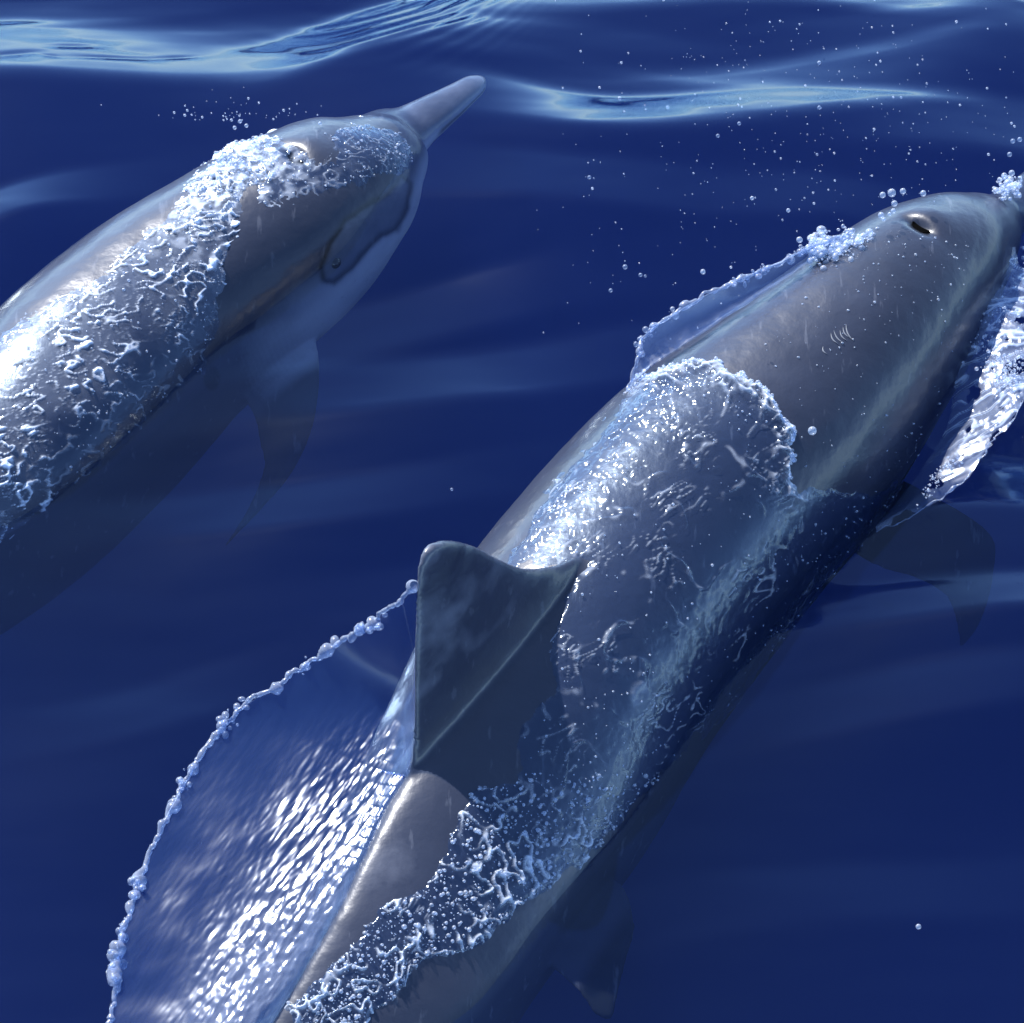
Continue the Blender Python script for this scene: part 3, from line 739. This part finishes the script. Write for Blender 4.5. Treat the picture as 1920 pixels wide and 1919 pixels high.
foam_obj('foam', [bubbles_on(FA, lambda q, sd, p: (np.hypot((q[:, 0] - 430) / 90, (q[:, 1] - 300) / 75) < 1) & (sd > -2), 1600, .0010, .0045, 1),
                  bubbles_on(FA, lambda q, sd, p: (sd > 4), 1500, .0010, .0036, 2)], 'white froth and beads on the beaked dolphin behind its blowhole')
foam_obj('foam', [bubbles_on(FB, lambda q, sd, p: (np.abs(sd) < 9) & (q[:, 1] < 900) & (q[:, 0] > 1180), 900, .0010, .0048, 3),
                  bubbles_on(FB, lambda q, sd, p: (sd > 0) & (q[:, 1] > 1450), 1500, .0009, .0046, 4),
                  bubbles_on(FB, lambda q, sd, p: (sd > 4), 700, .0010, .0030, 6)], 'beads and bubbles strewn over the big dolphin\'s wet back')

def clump(cx, cy, z, sx, sy, ang, n, rmin, rmax, seed, sz=.012):
    rg = np.random.default_rng(seed); a = rad(ang)
    u, v = rg.normal(0, .5, n) * sx, rg.normal(0, .5, n) * sy
    zz = z + np.abs(rg.normal(0, sz, n))
    c = np.array([P(cx + u[i] * math.cos(a) - v[i] * math.sin(a), cy + u[i] * math.sin(a) + v[i] * math.cos(a), zz[i]) for i in range(n)])
    r = rmin * (rmax / rmin) ** (rg.random(n) ** 1.8)
    return balls(c, r, 2, 0.8 + 0.4 * rg.random((n, 3)))
foam_obj('foam', [clump(1575, 462, .255, 60, 24, -20, 260, .002, .009, 11), clump(1535, 462, .26, 22, 26, 0, 90, .003, .010, 12)], 'froth of round bubbles along the big dolphin\'s neck near its blowhole')
foam_obj('foam', [clump(1890, 352, .15, 30, 16, -25, 120, .002, .008, 13)], 'small froth on the big dolphin\'s beak at the picture edge')
foam_obj('foam', [clump(1870, 600, .10, 40, 90, 20, 300, .0008, .004, 14), clump(1770, 885, .07, 70, 14, -50, 130, .0008, .0035, 15), clump(1890, 700, .13, 40, 50, 0, 260, .0008, .004, 16)], 'beads along the splash at the big dolphin\'s cheek')

def spray(n, region, zr, rmin, rmax, seed, power=3.0):
    rg = np.random.default_rng(seed); c = []; 
    while len(c) < n:
        x, y = region(rg); c.append(P(x, y, zr[0] + (zr[1] - zr[0]) * rg.random()))
    r = rmin * (rmax / rmin) ** (rg.random(n) ** power)
    return balls(np.array(c), r, 1)
def reg1(rg):
    while True:
        x, y = rg.normal(1560, 230), rg.normal(230, 170)
        if 1000 < x < 1930 and -20 < y < 640 and (y < 1400 - .62 * x * 1.0 or x < 1500 or y < 380): return x, y
def reg2(rg): return 460 + rg.normal(0, 70), 226 - abs(rg.normal(0, 22))
def reg3(rg): return rg.uniform(1000, 1500), rg.uniform(80, 650)
def reg4(rg): return rg.uniform(0, 1920), rg.uniform(0, 1919)
foam_obj('spray', [spray(420, reg1, (.02, .45), .0009, .0034, 21), spray(70, reg3, (.02, .4), .001, .003, 22)], 'fine spray of droplets in the air ahead of the big dolphin', 'spray')
foam_obj('spray', [spray(60, reg2, (.14, .22), .0009, .0035, 23, 2.0)], 'small droplets hopping above the beaked dolphin\'s head', 'spray')

BIG = [(1672, 362, 8), (1655, 366, 6), (1693, 359, 6), (1731, 363, 6), (1677, 382, 6), (1675, 396, 5), (1652, 404, 6), (1657, 412, 4), (1668, 402, 4), (1499, 450, 6), (1523, 808, 8), (1172, 501, 5), (1201, 516, 4), (1318, 510, 5), (1210, 518, 3), (1162, 185, 4), (1252, 202, 4), (1536, 118, 4), (1536, 202, 4), (1899, 265, 5), (1912, 262, 5), (1893, 290, 5), (1897, 325, 6), (1883, 330, 6), (1105, 333, 4), (1722, 1738, 5), (847, 918, 3), (1386, 232, 4), (1346, 255, 4), (1261, 580, 5), (1145, 545, 4), (1267, 593, 7), (1410, 372, 4), (1550, 455, 5), (1478, 395, 4), (450, 228, 4), (462, 236, 4), (440, 240, 4), (600, 232, 4)]
sv, sf = ico(3)
# beads lying on the bare head of the big dolphin
def beads_on(loft, poly, count, rmin, rmax, seed):
    rg = np.random.default_rng(seed); out = []
    u = rg.uniform(0, loft.nu - 2, count * 30); th = rg.uniform(-.6, 3.0, count * 30)
    p, n = loft.at(u, th); px = proj(p)
    ok = (poly_sd(px, poly) > 0) & (((CAM - p) * n).sum(1) > 0)
    p, n = p[ok][:count], n[ok][:count]
    r = rmin * (rmax / rmin) ** (rg.random(len(p)) ** 2.5)
    return balls(p + n * (r * .4)[:, None], r, 1, 0.7 + 0.6 * rg.random((len(p), 3)))
foam_obj('water_beads', [beads_on(LB, [(1420, 640), (1560, 500), (1690, 420), (1830, 430), (1790, 640), (1740, 860), (1560, 1060), (1510, 900), (1480, 760)], 260, .0008, .0030, 31)],
         'tiny beads of water dotted over the big dolphin\'s bare head', 'beads')

for i, (x, y, r) in enumerate(BIG):
    z = .30 if x > 1300 and y > 300 else .10
    lab, grp = 'bead of water flying over open sea ahead of the big dolphin', 'droplets over open sea'
    if 1640 < x < 1740 and 350 < y < 420: lab, grp = 'round bead of water hanging just behind the big dolphin\'s blowhole', 'droplets behind the blowhole'
    if x > 1880: lab, grp = 'bead of water at the right picture edge above the froth', 'droplets at the right edge'
    if (x, y) == (1523, 808): z = .30; lab, grp = 'large lone bead of water above the big dolphin\'s bare shoulder', None
    if (x, y) == (1722, 1738): z = .03; lab, grp = 'lone bead of water low in the picture, over dark sea', None
    if (x, y) == (847, 918): z = .03; lab, grp = 'lone small bead between the two dolphins', None
    if x < 700: z = .18; lab, grp = 'bead of water hopping above the beaked dolphin\'s froth', 'droplets above the froth'
    o = mesh_np('water_drop', sv * (r / 1000.0) * np.array([1, .9, 1.1]), sf, M_DROP); o.location = P(x, y, z)
    tag(o, lab, 'droplet', grp)
